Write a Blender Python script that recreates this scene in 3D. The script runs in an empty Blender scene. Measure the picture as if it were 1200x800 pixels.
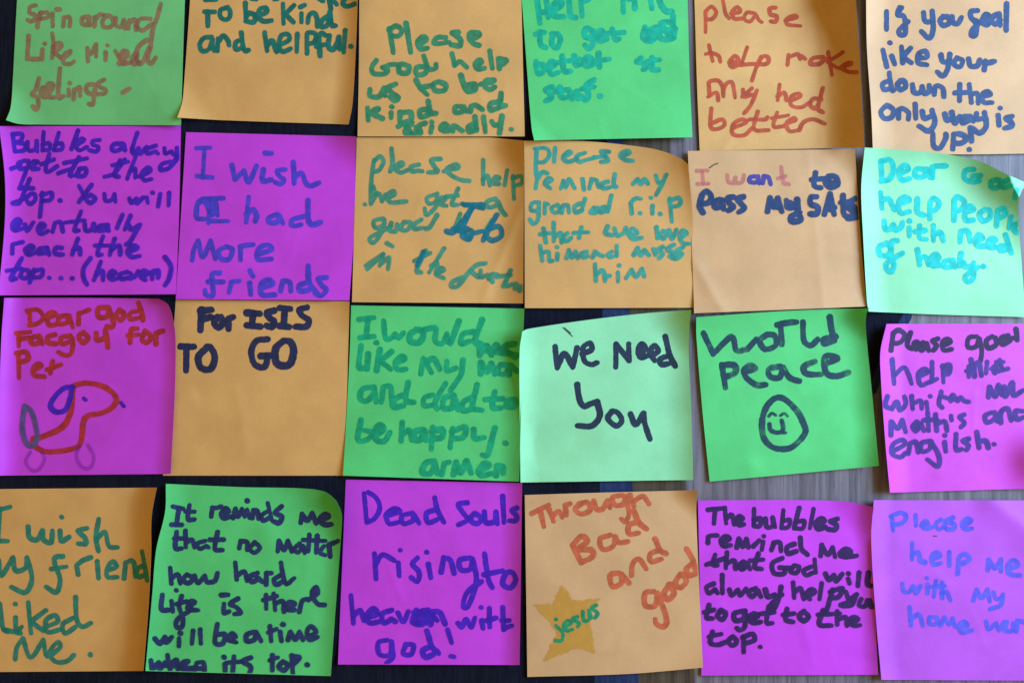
import bpy, math, random
import numpy as np

sc = bpy.context.scene
col = sc.collection

# ------------------------------------------------------------------ camera
D = 0.40                     # camera height over the table, metres
S = 0.456 / 1200.0           # metres on the table per photo pixel
cam_d = bpy.data.cameras.new('camera')
cam_d.sensor_width = 36.0
cam_d.lens = 36.0 * D / 0.456
cam_d.clip_start = 0.01
cam_d.clip_end = 50.0
cam_d.dof.use_dof = True
cam_d.dof.focus_distance = D * 0.975
cam_d.dof.aperture_fstop = 5.5
cam = bpy.data.objects.new('camera', cam_d)
cam.location = (0, 0, D)
col.objects.link(cam)
sc.camera = cam

# ------------------------------------------------------------------ light
world = bpy.data.worlds.new('World')
sc.world = world
world.use_nodes = True
bg = world.node_tree.nodes['Background']
bg.inputs[0].default_value = (1.0, 0.69, 0.19, 1)
bg.inputs[1].default_value = 0.44

def area_lamp(name, loc, target, size, size_y, power, colour):
    ld = bpy.data.lights.new(name, 'AREA')
    ld.shape = 'RECTANGLE'
    ld.size, ld.size_y, ld.energy, ld.color = size, size_y, power, colour
    o = bpy.data.objects.new(name, ld)
    col.objects.link(o)
    o.location = loc
    v = np.array(target, float) - np.array(loc, float)
    import mathutils
    o.rotation_euler = mathutils.Vector(v).to_track_quat('-Z', 'Y').to_euler()
    return o

area_lamp('window_light', (0.74, 0.22, 0.49), (0.05, -0.02, 0), 0.55, 0.48, 17.3, (0.42, 0.665, 0.94))
sc.view_settings.view_transform = 'Standard'
sc.view_settings.look = 'None'
sc.view_settings.exposure = 0.0
sc.view_settings.gamma = 1.0

# ------------------------------------------------------------------ helpers
def lin(c):
    c = np.array(c, float) / 255.0
    return np.where(c <= 0.04045, c / 12.92, ((c + 0.055) / 1.055) ** 2.4)

def to_world(px, py, z):
    """a point of the photo's plane, at height z over the table (metres)"""
    k = (D - z) / D
    return np.stack([(px - 600.0) * S * k, (400.0 - py) * S * k, z + 0 * px], -1)

def nodes_of(m):
    m.use_nodes = True
    nt = m.node_tree
    return nt, nt.nodes, nt.links, nt.nodes['Principled BSDF']

def N(nt, kind, **kw):
    n = nt.nodes.new(kind)
    for k, v in kw.items():
        if k.startswith('i_'):
            n.inputs[k[2:].replace('_', ' ')].default_value = v
        else:
            setattr(n, k, v)
    return n

def math_n(nt, op, a, b=None, c=None, clamp=False):
    n = nt.nodes.new('ShaderNodeMath'); n.operation = op; n.use_clamp = clamp
    for i, v in enumerate((a, b, c)):
        if v is None: continue
        if isinstance(v, (int, float)): n.inputs[i].default_value = v
        else: nt.links.new(v, n.inputs[i])
    return n.outputs[0]

def mixc(nt, fac, a, b, blend='MIX'):
    n = nt.nodes.new('ShaderNodeMix'); n.data_type = 'RGBA'; n.blend_type = blend
    for sock, v in ((n.inputs[0], fac), (n.inputs[6], a), (n.inputs[7], b)):
        if isinstance(v, (int, float)): sock.default_value = v
        elif isinstance(v, (tuple, list, np.ndarray)): sock.default_value = (*[float(q) for q in v[:3]], 1)
        else: nt.links.new(v, sock)
    return n.outputs[2]

def noise(nt, vec, scale, detail=3, rough=0.55):
    n = N(nt, 'ShaderNodeTexNoise')
    n.inputs['Scale'].default_value = scale
    n.inputs['Detail'].default_value = detail
    n.inputs['Roughness'].default_value = rough
    if vec is not None: nt.links.new(vec, n.inputs['Vector'])
    return n.outputs['Fac']

def scaled(nt, vec, s):
    n = N(nt, 'ShaderNodeVectorMath', operation='MULTIPLY')
    nt.links.new(vec, n.inputs[0]); n.inputs[1].default_value = s
    return n.outputs[0]

def contrast(nt, v, lo, hi):
    n = N(nt, 'ShaderNodeMapRange'); n.interpolation_type = 'SMOOTHSTEP'
    nt.links.new(v, n.inputs[0]); n.inputs[1].default_value = lo; n.inputs[2].default_value = hi
    return n.outputs[0]

def mesh_object(name, verts, faces, mat, parent=None, smooth=True, origin=(0, 0, 0)):
    me = bpy.data.meshes.new(name)
    v = np.asarray(verts, float) - np.asarray(origin, float)
    me.from_pydata(v.tolist(), [], [tuple(int(i) for i in f) for f in faces])
    me.materials.append(mat)
    if smooth:
        me.polygons.foreach_set('use_smooth', [True] * len(me.polygons))
    me.update()
    o = bpy.data.objects.new(name, me)
    col.objects.link(o)
    if parent is None: o.location = origin
    else: o.parent = parent
    return o

# ------------------------------------------------------------------ materials
def paper(name, base):
    m = bpy.data.materials.new(name)
    nt, ns, lk, p = nodes_of(m)
    oi = N(nt, 'ShaderNodeObjectInfo')
    tc = N(nt, 'ShaderNodeTexCoord')
    shift = N(nt, 'ShaderNodeVectorMath', operation='ADD')
    lk.new(tc.outputs['Object'], shift.inputs[0])
    lk.new(oi.outputs['Location'], shift.inputs[1])
    v = shift.outputs[0]
    b = np.array(base, float)
    blotch = contrast(nt, noise(nt, v, 45, 3), 0.3, 0.7)
    c = mixc(nt, blotch, b * 0.93, np.minimum(b * 1.06, 0.95))
    fib = noise(nt, v, 1500, 4, 0.7)
    c = mixc(nt, contrast(nt, fib, 0.25, 0.75), c, mixc(nt, 1.0, c, (0.91, 0.91, 0.91), 'MULTIPLY'))
    lk.new(c, p.inputs['Base Color'])
    p.inputs['Roughness'].default_value = 0.55
    p.inputs['Specular IOR Level'].default_value = 0.35
    bump = N(nt, 'ShaderNodeBump'); bump.inputs['Strength'].default_value = 0.08
    bump.inputs['Distance'].default_value = 0.0002
    lk.new(noise(nt, v, 900, 5, 0.65), bump.inputs['Height'])
    bump2 = N(nt, 'ShaderNodeBump'); bump2.inputs['Strength'].default_value = 0.35
    bump2.inputs['Distance'].default_value = 0.0012
    lk.new(noise(nt, v, 38, 3, 0.5), bump2.inputs['Height'])
    lk.new(bump.outputs[0], bump2.inputs['Normal'])
    lk.new(bump2.outputs[0], p.inputs['Normal'])
    return m

PAPER = {
    'orange': paper('orange_paper', lin((220, 168, 104))),
    'green':  paper('green_paper', lin((88, 206, 122))),
    'peach':  paper('peach_paper', lin((214, 167, 121))),
    'sage':   paper('pale_green_paper', lin((112, 198, 128))),
    'mint':   paper('mint_paper', lin((148, 225, 175))),
    'purple': paper('purple_paper', lin((203, 64, 226))),
    'pink':   paper('pink_paper', lin((212, 74, 214))),
    'lilac':  paper('lilac_paper', lin((188, 84, 220))),
}

def ink(name, rgb, alpha=0.86, dry=0.0, soft=False):
    m = bpy.data.materials.new(name)
    nt, ns, lk, p = nodes_of(m)
    out = [n for n in ns if n.type == 'OUTPUT_MATERIAL'][0]
    tc = N(nt, 'ShaderNodeTexCoord')
    at = N(nt, 'ShaderNodeAttribute', attribute_name='stroke')
    sep = N(nt, 'ShaderNodeSeparateXYZ'); lk.new(at.outputs['Vector'], sep.inputs[0])
    edge, lat, along = sep.outputs
    b = lin(rgb)
    pool = contrast(nt, noise(nt, tc.outputs['Object'], 260, 3, 0.6), -0.6 if soft else 0.25, 1.6 if soft else 0.75)
    c = mixc(nt, pool, b * 0.76, np.minimum(b * 1.20 + 0.004, 1.0))
    rim = math_n(nt, 'SUBTRACT', 1.0, math_n(nt, 'MULTIPLY', edge, 3.0, clamp=True))
    c = mixc(nt, math_n(nt, 'MULTIPLY', rim, 0.07), c, b * 0.6)
    lk.new(c, p.inputs['Base Color'])
    p.inputs['Roughness'].default_value = 0.6
    p.inputs['Specular IOR Level'].default_value = 0.3
    comb = N(nt, 'ShaderNodeCombineXYZ')
    lk.new(math_n(nt, 'MULTIPLY', lat, 5.0), comb.inputs[0]); lk.new(math_n(nt, 'MULTIPLY', along, 0.035), comb.inputs[1])
    streak = noise(nt, comb.outputs[0], 1.2, 3, 0.6)
    fib = noise(nt, tc.outputs['Object'], 1600, 3, 0.7)
    a = math_n(nt, 'MULTIPLY_ADD', math_n(nt, 'SUBTRACT', fib, 0.5), 0.32, alpha - 0.03)
    a = math_n(nt, 'MULTIPLY_ADD', math_n(nt, 'SUBTRACT', streak, 0.5), 0.55, a)
    if dry:
        comb2 = N(nt, 'ShaderNodeCombineXYZ'); lk.new(math_n(nt, 'MULTIPLY', along, 0.05), comb2.inputs[0])
        gate = math_n(nt, 'MULTIPLY', contrast(nt, streak, 0.44, 0.56), contrast(nt, noise(nt, comb2.outputs[0], 1.0, 2), 0.46, 0.64))
        a = math_n(nt, 'MULTIPLY', a, math_n(nt, 'SUBTRACT', 1.0, math_n(nt, 'MULTIPLY', gate, dry)))
    if soft:
        a = math_n(nt, 'MULTIPLY', a, math_n(nt, 'MULTIPLY_ADD', contrast(nt, edge, 0.0, 0.35), 0.7, 0.3))
    a = math_n(nt, 'MULTIPLY', a, 1.0, clamp=True)
    tr = N(nt, 'ShaderNodeBsdfTransparent')
    ms = N(nt, 'ShaderNodeMixShader')
    lk.new(a, ms.inputs[0]); lk.new(tr.outputs[0], ms.inputs[1]); lk.new(p.outputs[0], ms.inputs[2])
    lk.new(ms.outputs[0], out.inputs['Surface'])
    return m

INK = {
    'faded_brown': ink('faded_brown_ink', (170, 108, 94), 0.62),
    'deep_teal':   ink('deep_teal_ink', (0, 112, 104), 0.92),
    'leaf':        ink('leaf_green_ink', (42, 140, 104), 0.86),
    'sea':         ink('sea_green_ink', (0, 180, 150), 0.86),
    'red_brown':   ink('red_brown_ink', (196, 78, 50), 0.82),
    'blue':        ink('blue_ink', (42, 74, 124), 0.92),
    'indigo':      ink('indigo_ink', (66, 24, 196), 0.86),
    'violet':      ink('violet_blue_ink', (74, 66, 214), 0.84),
    'dusty_teal':  ink('dusty_teal_ink', (52, 150, 128), 0.80),
    'petrol':      ink('petrol_blue_ink', (0, 116, 140), 0.86),
    'aqua_teal':   ink('aqua_teal_ink', (46, 160, 148), 0.84),
    'faint_pink':  ink('faint_pink_ink', (206, 108, 118), 0.50),
    'plum':        ink('plum_blue_ink', (62, 58, 158), 0.84),
    'royal':       ink('royal_blue_ink', (28, 60, 110), 0.94),
    'cyan':        ink('cyan_ink', (0, 206, 204), 0.86),
    'rust':        ink('rust_ink', (182, 46, 36), 0.84),
    'slate':       ink('slate_ink', (84, 84, 140), 0.78),
    'ghost':       ink('faded_purple_ink', (146, 30, 176), 0.36),
    'navy':        ink('navy_ink', (28, 40, 84), 0.93),
    'emerald':     ink('emerald_ink', (0, 166, 120), 0.86),
    'black_blue':  ink('black_blue_ink', (30, 46, 78), 0.93),
    'dry_slate':   ink('dry_slate_ink', (26, 62, 84), 0.95, dry=0.75),
    'dark_indigo': ink('dark_indigo_ink', (66, 42, 136), 0.90),
    'aubergine':   ink('aubergine_ink', (42, 18, 76), 0.94),
    'bottle':      ink('bottle_green_ink', (22, 132, 118), 0.84),
    'mid_navy':    ink('mid_navy_ink', (34, 46, 104), 0.93),
    'coral':       ink('coral_ink', (208, 98, 64), 0.82),
    'mustard':     ink('mustard_ink', (216, 160, 60), 0.70, soft=True),
    'jade':        ink('jade_ink', (24, 146, 104), 0.88),
    'dark_purple': ink('dark_purple_ink', (46, 20, 88), 0.92),
    'bright_blue': ink('bright_blue_ink', (84, 98, 246), 0.72),
    'pencil':      ink('pencil_mark', (50, 46, 46), 0.75),
}
# ------------------------------------------------------------------ the notes
# outline: the four edges (top left>right, right top>bottom, bottom left>right, left top>bottom) in photo pixels
# curl: lifted edges and corners (height in mm, share of the note that bends); writing: (ink, pen width, strokes)
NOTES = []
def note(**k): NOTES.append(k)

note(paper='sage', label='green note with faded brown words about spinning around like mixed feelings', layer=0,
  top='24,-58 219,-58', right='219,-58 216.6,0 213,112 212,147', bottom='7,141 22,145.3 45,146 212,146.5', left='24,-58 20,0 15,94 12.5,126 7,141',
  curl=[('BL', 5, .22), ('BR', 2.5, .45)], off=(0, 0), sc=.18755, writing=[('faded_brown', 5.6, '''
225,35 190,45 185,80 215,95 225,120 190,135 170,125; 255,80 240,130 235,170; 250,85 295,80 300,110 255,120; 330,85 330,165; 355,60 375,60;
395,165 400,110| 400,120 430,105 440,130 435,165; 555,105 515,115 515,150 545,155 560,110| 555,110 560,160; 590,165 595,110| 595,125 620,95 640,92;
660,110 640,135 650,170 690,170 710,140 690,105 650,100; 725,115 725,160 755,170 775,130| 775,130 780,180; 800,180 810,130| 810,140 840,125 850,150 850,190;
940,120 880,120 855,160 890,190 950,150; 1005,25 985,100 955,190 940,290 925,380 945,400 975,360;
180,225 170,370| 230,372 262,370| 265,310; 280,275; 328,210 335,280 325,365; 330,300 365,270 385,290 340,330| 380,360; 390,370 430,340 440,320| 400,345 400,395 440,400 465,385;
550,385 545,300| 565,340 600,280| 600,355; 660,330 660,375; 672,285; 720,320 750,370 745,400 790,390; 770,315 740,360; 760,375 800,350 790,320 765,350 775,400 820,390;
830,380 860,350 845,335 825,370 840,405 870,390; 920,250 870,290 850,350 870,400 900,380 930,300;
245,490 225,560 200,590 235,610 240,660 225,685 205,665; 260,590 290,560 270,545 255,580 280,610 310,580 330,530 300,530 305,600 340,610;
375,430 368,520 365,610 400,600; 430,560 430,600; 435,520; 460,620 465,560| 465,570 500,545 500,600; 590,530 550,530 540,570 580,590 600,540| 590,600 580,655 555,650;
650,500 615,520 625,545 660,560 655,585 615,590; 770,580 810,555''')])

note(paper='orange', label='orange note with bold dark teal words ending in be kind and helpful', layer=1,
  top='226,-55 420,-55', right='420,-55 419,0 417,56 413,122 408.5,146', bottom='207.8,138 261,141 408.5,146', left='226,-55 222.8,0 216,94 213.5,120 207.8,138',
  curl=[('BL', 4, .2), ('R', 2.5, .12), ('TR', 3, .4)], off=(205, 0), sc=.18755, writing=[('deep_teal', 6.2, '''
190,0 260,-2; 480,-8 510,-4; 620,-6 640,-4; 905,-5 925,8; 965,-5 975,60; 985,0 1010,30; 1060,-10 1050,25 1080,40 1130,25;
185,75 250,75; 205,75 205,165; 330,50 285,65 285,110 320,125 345,100 340,60 315,50; 440,20 445,130; 445,135 490,140 500,100 460,85 445,110; 500,100 570,80 570,50 530,60 520,105 555,135 605,130;
675,25 680,150; 745,35 690,90| 740,140; 790,85 790,140; 785,45 810,35; 830,145 840,95 870,85 890,120 890,170; 960,100 920,130 915,170 950,160 970,110; 970,75 975,140 985,165 1005,160;
230,235 180,240 155,280 170,320 210,310 235,250| 235,290 245,320; 265,320 270,245| 275,260 300,225 330,250 340,285; 415,250 380,265 380,310 420,300; 415,205 425,290 440,320 460,315;
560,205 575,320; 575,290 605,255 625,290 635,325; 660,280 715,250 705,215 665,225 650,280 670,325 725,305; 765,215 760,325; 825,335 825,215| 840,205 880,215 870,265 825,275;
942,222 915,210 900,250 908,350; 885,292 936,280; 965,225 960,290 990,310 1015,270 1025,230| 1030,310; 1065,190 1055,330; 1100,290''')])

note(paper='orange', label='orange note with blotchy green words asking to be kind and friendly', layer=0,
  top='421,-50 609,-50', right='609,-50 611,0 613,82 615,160', bottom='419,160 615,160', left='421,-50 421,0 420.5,82 419,160',
  curl=[('B', 1.0, .3)], off=(405, 0), sc=.20619, writing=[('leaf', 6.5, '''
250,165 270,300; 245,170 290,150 320,175 300,205 265,205; 345,135 370,300; 430,250 460,225 440,210 410,240 425,280 465,275; 570,215 520,215 500,245 530,250 590,240;
640,185 605,190 650,220 650,260 600,255; 720,225 755,205 755,190 710,190 705,220 730,250 760,260;
175,345 150,385 160,420 220,420 240,400 210,385; 210,385 260,368 300,370; 305,370 305,410 350,415 360,380 320,365; 450,380 405,385 405,425 455,415 460,370; 445,320 470,390 510,390 515,365;
605,305 620,375; 620,370 650,350 670,365 690,385; 740,375 775,355 760,340 735,365 750,395 790,390; 820,290 835,390; 875,390 870,335| 880,335 915,345 890,370;
140,510 140,545 190,550 220,500| 225,545; 285,480 240,500 265,530 300,555 280,575 250,550; 400,455 425,500 465,540; 425,500 500,485; 530,465 500,480 510,515 560,515 570,485 530,465;
655,430 680,500 700,520 735,510 735,480 695,485; 770,480 830,470 845,455 800,460 790,490 820,510 850,495;
125,615 130,685; 130,655 170,625 185,620| 160,650 210,675; 260,640 260,670; 262,607; 310,690 310,640| 330,640 370,640 375,675; 470,620 425,630 430,665 480,650; 470,575 485,640 515,645;
670,610 625,605 625,640 670,635 675,610| 690,635; 710,635 715,605| 740,600 780,625; 870,580 825,590 825,625 870,615; 885,530 880,600 910,600;
300,720 350,690 380,700 340,740 350,765 400,760 400,720; 330,700 370,750; 425,755 420,715 455,700; 490,720 485,755; 490,695; 545,735 580,720 560,705 540,730 560,745 590,745; 610,745 610,715| 630,720 665,745;
740,700 700,720 705,750 745,735; 735,665 745,740; 785,665 795,750; 830,690 850,715 880,700; 890,660 875,760; 942,735''')])

note(paper='green', label='green note with teal words asking to get better at stuff and one word scribbled out', layer=0,
  top='607,-45 804,-45', right='804,-45 805.8,0 808,85 811.5,161', bottom='626,164.7 811.5,161', left='607,-45 611.4,0 617.8,85 623,150 626,164.7',
  curl=[('B', 1.8, .4), ('BL', 2.5, .14)], off=(605, 0), sc=.2125, writing=[('sea', 7.0, '''
115,-5 130,130; 125,70 175,70; 165,-10 178,95; 200,70 250,30 240,5 205,30 205,85 265,95; 290,-10 300,85 330,100; 365,90 355,-5; 360,15 400,0;
590,70 590,-5; 620,-5 650,0 655,50; 740,-5 750,50; 790,-5 800,30 830,65 860,65;
110,190 130,180 155,180; 130,175 135,245 165,265; 205,185 195,240 225,265 245,220 230,190 195,190; 420,170 385,160 380,200 420,210 425,170| 425,240 400,270 380,250;
455,215 480,190 465,170 445,200 460,225 500,215; 530,160 545,220 570,215; 510,185 595,180;
710,150 700,210 740,230 770,200 740,160 710,200 770,150 740,220; 800,130 790,200 830,220 870,200 860,130 800,130 840,190; 865,90 870,210; 710,180 880,160; 715,195 760,215 720,225;
110,340 120,405 150,395 150,360 110,360; 185,380 215,355 195,340 180,370 195,410 235,400; 255,310 265,390 300,395; 235,345 290,335; 320,310 330,360 365,350; 295,335 350,325;
385,350 415,330 395,315 375,345 395,365 430,350; 455,295 460,370; 430,340 515,325; 690,320 665,340 700,350 715,375 700,385; 750,320 750,380 785,385; 725,340 790,330;
200,480 165,495 185,515 195,540 165,555; 240,485 250,535 275,540; 220,505 290,495; 300,510 310,545 335,505| 345,545; 430,440 390,470 400,520 385,550 360,530; 365,490 430,480; 465,530''')])

note(paper='orange', label='orange note with red brown words asking to make my hed better', layer=0,
  top='812,-30 1001,-30', right='1001,-30 1002.8,0 1008.5,92.5 1012.7,173', bottom='820,177 1012.7,173', left='812,-30 813.8,0 816.6,92.5 820,177',
  curl=[('R', 10, .27), ('TR', 7, .42), ('crease', .80, .25, .74, 1.0, .25, .03)], off=(805, 0), sc=.23134, writing=[('red_brown', 5.0, '''
95,60 95,165; 95,60 125,35 148,65 130,95 100,100; 180,-5 195,70 215,95; 225,70 270,60 255,38 230,60 240,95 280,95; 345,70 305,65 290,95 320,110 350,75| 365,105 380,115;
450,40 420,45 425,75 455,85 450,110 425,110; 500,105 555,90 545,80 510,95 510,125 575,132;
112,230 130,310; 95,275 130,270 160,285 170,315; 215,320 260,310 245,285 215,315 230,340 280,320; 305,240 275,330; 375,290 350,350 330,410; 275,330 330,325 400,325 415,295 390,285 365,310;
510,330 515,280| 520,290 560,275 575,300| 580,285 600,300; 690,290 640,295 625,325 670,325 700,300; 715,265 735,380; 790,265 715,315| 760,345; 770,345 830,325 815,320 780,345 820,365 860,368;
115,485 110,420| 125,410 160,410 180,440 185,490; 110,490 150,470 160,510; 185,460 200,425 230,420 245,495; 285,455 290,490 330,480; 355,460 325,530 290,575; 280,490 330,450;
470,430 460,510; 460,490 495,470 505,510; 530,510 575,490 565,475 530,490 530,535 580,545 620,520; 680,505 640,500 625,535 660,545 690,445| 665,545 690,570;
125,550 120,640 150,655 190,635 180,605 125,625; 235,650 300,620 280,605 235,630 235,680 290,685 330,650; 360,565 340,655 415,660; 320,605 395,605 410,595; 460,570 440,640 490,640; 430,600 515,585;
500,630 550,610 540,600 505,625 520,665 570,660; 570,660 590,620 640,605 700,628''')])

note(paper='peach', label='pale orange note with rounded blue words saying the only way is up', layer=0,
  top='1015,-20 1207,-15', right='1207,-15 1210,90 1214,180', bottom='1023,178 1110,181 1214,180', left='1015,-20 1015,0 1016,58 1020.8,127 1023,178',
  curl=[('L', 1.6, .15), ('TL', 2, .3)], off=(1000, 0), sc=.2312, writing=[('blue', 6.5, '''
168,60 168,150; 235,40 225,75 255,85 265,130 260,175 235,175 235,150 280,110; 245,40 232,60; 355,65 365,110 400,110; 400,60 405,150 385,195 345,160; 460,85 440,105 455,130 485,120 485,90 455,85; 500,85 505,115 530,120 550,90;
630,55 595,60 600,95 630,110; 605,100 625,130 620,180 600,180 605,150 640,120; 660,110 690,85 670,75 655,110 680,125 710,85 730,75 700,100 720,125 745,100; 740,70 745,130; 777,20 775,155;
150,255 170,340; 195,285 210,325; 185,218; 245,240 250,320; 290,245 250,290| 295,320; 330,295 375,290 365,262 330,275 330,320 375,330; 445,280 455,315 490,310; 490,275 480,350 455,385 425,365;
525,295 510,325 540,340 555,310 530,295; 585,300 595,335 630,335 640,305; 665,355 670,310| 680,320 715,312;
185,410 150,425 155,455 190,450; 182,370 195,455 210,455; 245,410 225,430 240,455 265,440 260,415 240,410; 300,430 310,470 340,470 350,440| 360,475 385,465 385,435; 410,480 415,440| 430,435 455,450 460,490;
540,430 540,510; 515,470 575,470; 590,430 600,520; 600,480 630,475 635,525; 655,490 695,480 680,465 655,480 660,520 705,520;
170,535 140,565 155,600 195,595 205,560 180,535; 230,600 230,560| 250,550 280,570 280,605; 315,530 318,600; 350,565 360,600 395,590; 400,560 415,620 385,665 335,640;
465,580 475,610 500,600; 500,570 515,625 540,590; 590,590 555,595 555,625 590,610 595,590| 610,615; 625,575 630,605 665,600; 665,570 675,640 640,675 605,650; 735,585 740,635; 745,548;
805,590 775,600 800,620 805,640 770,650; 405,675 410,740 440,750 470,700 470,680; 505,755 510,680| 545,680 575,700 550,725 510,725; 595,650 600,715; 588,758''')])

note(paper='purple', label='purple note with indigo words about bubbles that always get to the top', layer=1,
  top='-1,148 212,147.5', right='212,147.5 209.5,261 206,344.7', bottom='-2,346 206,344.7', left='-1,148 5.6,207 5.6,261 -2,346',
  curl=[('L', 2.5, .15), ('B', 1, .3)], off=(0, 140), sc=.2686, writing=[('indigo', 5.5, '''
55,65 65,140; 55,65 95,65 90,95 65,100 110,110 105,135 65,140; 120,100 125,135 155,130 160,95| 162,140; 190,55 185,135; 185,110 215,105 215,130 190,135; 255,60 235,135; 240,110 270,105 270,130 240,135; 340,50 310,130;
330,115 365,90 350,85 330,110 345,135 380,120; 435,90 405,95 405,110 430,120 420,140 390,135; 535,105 495,110 490,135 520,135 540,110| 545,135; 600,60 585,100 575,140; 578,125 583,150 605,125| 612,150 640,120;
680,115 640,130 645,150 680,140| 690,150; 718,125 722,150 750,138; 772,125 768,170 738,212 702,220 706,196 745,184; 758,150 775,160 768,180;
110,180 80,190 85,215 120,210 125,180; 120,210 100,260 90,290 110,300; 50,215 90,200; 140,205 165,185 145,185 140,215 170,215; 215,150 200,210 210,230 250,205; 180,195 235,175;
345,165 305,240 320,245; 255,235 310,215; 280,190 380,170; 350,215 335,245 370,245 375,215 345,215; 455,250 500,235 545,175; 525,180 500,240 520,250; 490,200 560,185; 595,155 555,260; 565,230 590,215 590,255; 610,250 655,225 645,210 620,235 630,265 660,260;
130,260 100,330 85,365 55,365| 95,350 130,330; 85,300 145,300; 135,325 115,345 130,370 155,350 150,325 130,325; 185,320 175,425; 180,330 225,320 220,350 185,355; 262,353; 345,290 365,325; 400,285 345,360; 395,330 375,345 395,365 415,345 395,328;
455,325 460,355 490,350 500,325| 505,360; 565,345 575,365 595,345| 600,365 625,340; 640,340 645,365; 665,320; 700,325 690,380; 738,320 735,375;
55,475 90,450 75,435 55,460 65,485 100,475; 110,460 120,485 145,450; 165,485 195,465 180,455 165,480 180,500 210,485; 230,490 240,450| 265,450 275,490; 355,400 325,480 345,485; 285,450 370,440; 370,455 375,485 400,480 410,455| 415,485;
470,460 435,465 430,485 465,480 470,460| 475,485; 535,415 510,475; 570,420 545,480; 560,460 575,480 610,460| 570,530 550,545;
55,585 55,545| 75,540 100,535; 115,575 145,560 130,550 110,570 125,590 155,580; 205,560 170,565 170,585 205,580; 205,560 215,590; 270,560 245,560 240,585 275,590; 340,520 315,590; 320,570 345,560 350,590;
450,510 425,585 445,590; 415,550 480,550; 500,520 480,590; 485,570 520,550 525,590; 560,580 600,560 580,550 555,575 575,600 610,595;
95,605 50,690 70,695; 30,660 95,650; 100,655 90,685 120,690 125,660 100,655; 150,655 130,710; 150,660 185,655 180,685 145,690; 215,690; 265,692; 315,693; 395,605 365,650 365,690 380,720; 440,620 410,700; 420,680 445,660 450,700;
480,685 505,670 490,660 475,680 490,700 520,690; 555,665 525,675 530,695 560,690| 570,695; 570,670 585,690 605,660; 620,690 645,670 625,660 615,685 635,700; 665,695 665,665| 690,660 690,690; 720,600 745,640 740,690 720,725''')])

note(paper='purple', label='purple note with blue words wishing for more friends', layer=1,
  top='218,155 417,160', right='417,160 415,266 409.5,352', bottom='206,350.5 409.5,352', left='218,155 206,350.5',
  curl=[('TR', 4, .22), ('B', 1, .3)], off=(200, 145), sc=.2686, writing=[('violet', 6.3, '''
112,108 172,105; 148,108 140,235; 115,230 182,235; 268,180 280,245| 320,205| 340,255 375,185; 405,200 400,250 440,245; 412,128 440,130; 500,200 465,205 475,230 495,245 480,265 455,255; 535,170 540,260; 540,235 570,215 590,260 610,272 648,258;
115,360 115,410 150,415; 130,335 150,328 230,325; 170,330 165,435; 195,335 205,400; 150,340 180,400; 170,425 250,425; 120,345 160,330; 180,345 185,395;
340,320 330,430; 330,395 360,375 375,400 370,425; 465,395 430,410 430,430 465,430 475,400| 490,435; 580,405 530,420 530,445 570,440; 600,335 600,410 615,440 655,430;
95,595 100,550 120,510| 140,580 175,510| 195,590; 245,535 210,555 220,590 255,590 270,550 245,535; 305,595 305,535| 330,530 360,528; 380,570 440,550 425,530 385,545 380,590 440,590;
215,650 180,660 185,745 155,745 150,725; 165,690 230,690; 255,735 265,690| 300,685; 345,695 350,745; 345,640 360,665; 395,715 445,700 430,680 395,700 400,745 455,745; 480,730 490,685| 520,690 525,730;
605,690 565,705 565,730 605,725; 600,620 605,690 640,740; 680,670 645,675 660,705 680,725 655,750 630,740''')])

note(paper='orange', label='orange note in slanting teal handwriting with the word Job in bold petrol blue', layer=1,
  top='418,161 566,161 614.5,165', right='614.5,165 613,355.5', bottom='412.5,354 613,355.5', left='418,161 412.5,354',
  curl=[('TR', 5, .25), ('R', 3.5, .18), ('crease', .97, .45, .78, .95, .5, .04), ('B', 1, .3)], off=(405, 150), sc=.2686, writing=[('dusty_teal', 5.6, '''
125,140 115,200 110,280; 125,145 150,125 165,150 145,185 125,190; 200,90 205,150 195,190; 215,180 250,160 240,150 215,175 240,195 270,185; 320,160 285,170 290,190 320,185| 335,190; 415,135 375,140 385,165 400,190 360,195;
430,190 490,175 480,160 440,180 460,205 500,225 540,232; 600,140 600,245; 600,225 620,210 630,250; 645,240 670,220 655,215 645,240 670,245; 705,185 695,250; 730,210 735,310; 730,220 765,210 770,240 735,255;
110,250 110,330| 140,285; 120,255 130,290; 150,290 160,320| 175,290; 180,310 215,290 205,275 180,300 200,325 265,320; 390,290 355,305 365,330 395,320 400,285| 395,340 355,380 345,350; 410,330 435,310 420,305 410,330 440,340; 490,265 465,330 490,335; 440,300 490,295;
655,310 620,320 620,345 655,340 665,320| 685,365 700,380; 165,395 125,405 130,435 165,425 170,400| 160,450 125,500 105,490 120,470 200,430; 200,415 190,445 220,450 225,420; 255,410 240,440 270,445 285,415 255,410; 330,400 300,420 300,440 340,435; 400,380 370,430 350,440;
500,375 480,430; 640,400 610,450; 85,333; 180,502 205,518; 90,600 165,550| 95,615; 165,550 150,600; 160,590 190,565 185,615; 350,535 310,620 330,630; 300,580 370,545; 430,525 365,630; 375,600 400,590 395,640; 400,635 430,620 415,610 400,640 430,655;
610,590 570,600 530,640 490,690 460,690 470,670 520,650; 545,625 580,650; 590,620 590,650 620,640| 625,660; 640,670 640,640 665,640; 720,620 690,690; 660,650 720,640; 700,670 705,690 730,680; 740,700 745,680 760,710 770,690'''),
 ('petrol', 6.6, '''510,332 600,350; 520,335 600,335; 555,345 500,420 470,455 440,450; 548,350 510,440; 490,430 540,480; 530,440 510,470 540,485 550,450 520,445; 470,440 510,455; 560,460 600,450; 660,380 625,440 600,490; 625,440 670,430 680,470 640,490 610,470'''), ('petrol', 6.0, '340,540 312,600')])

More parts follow.
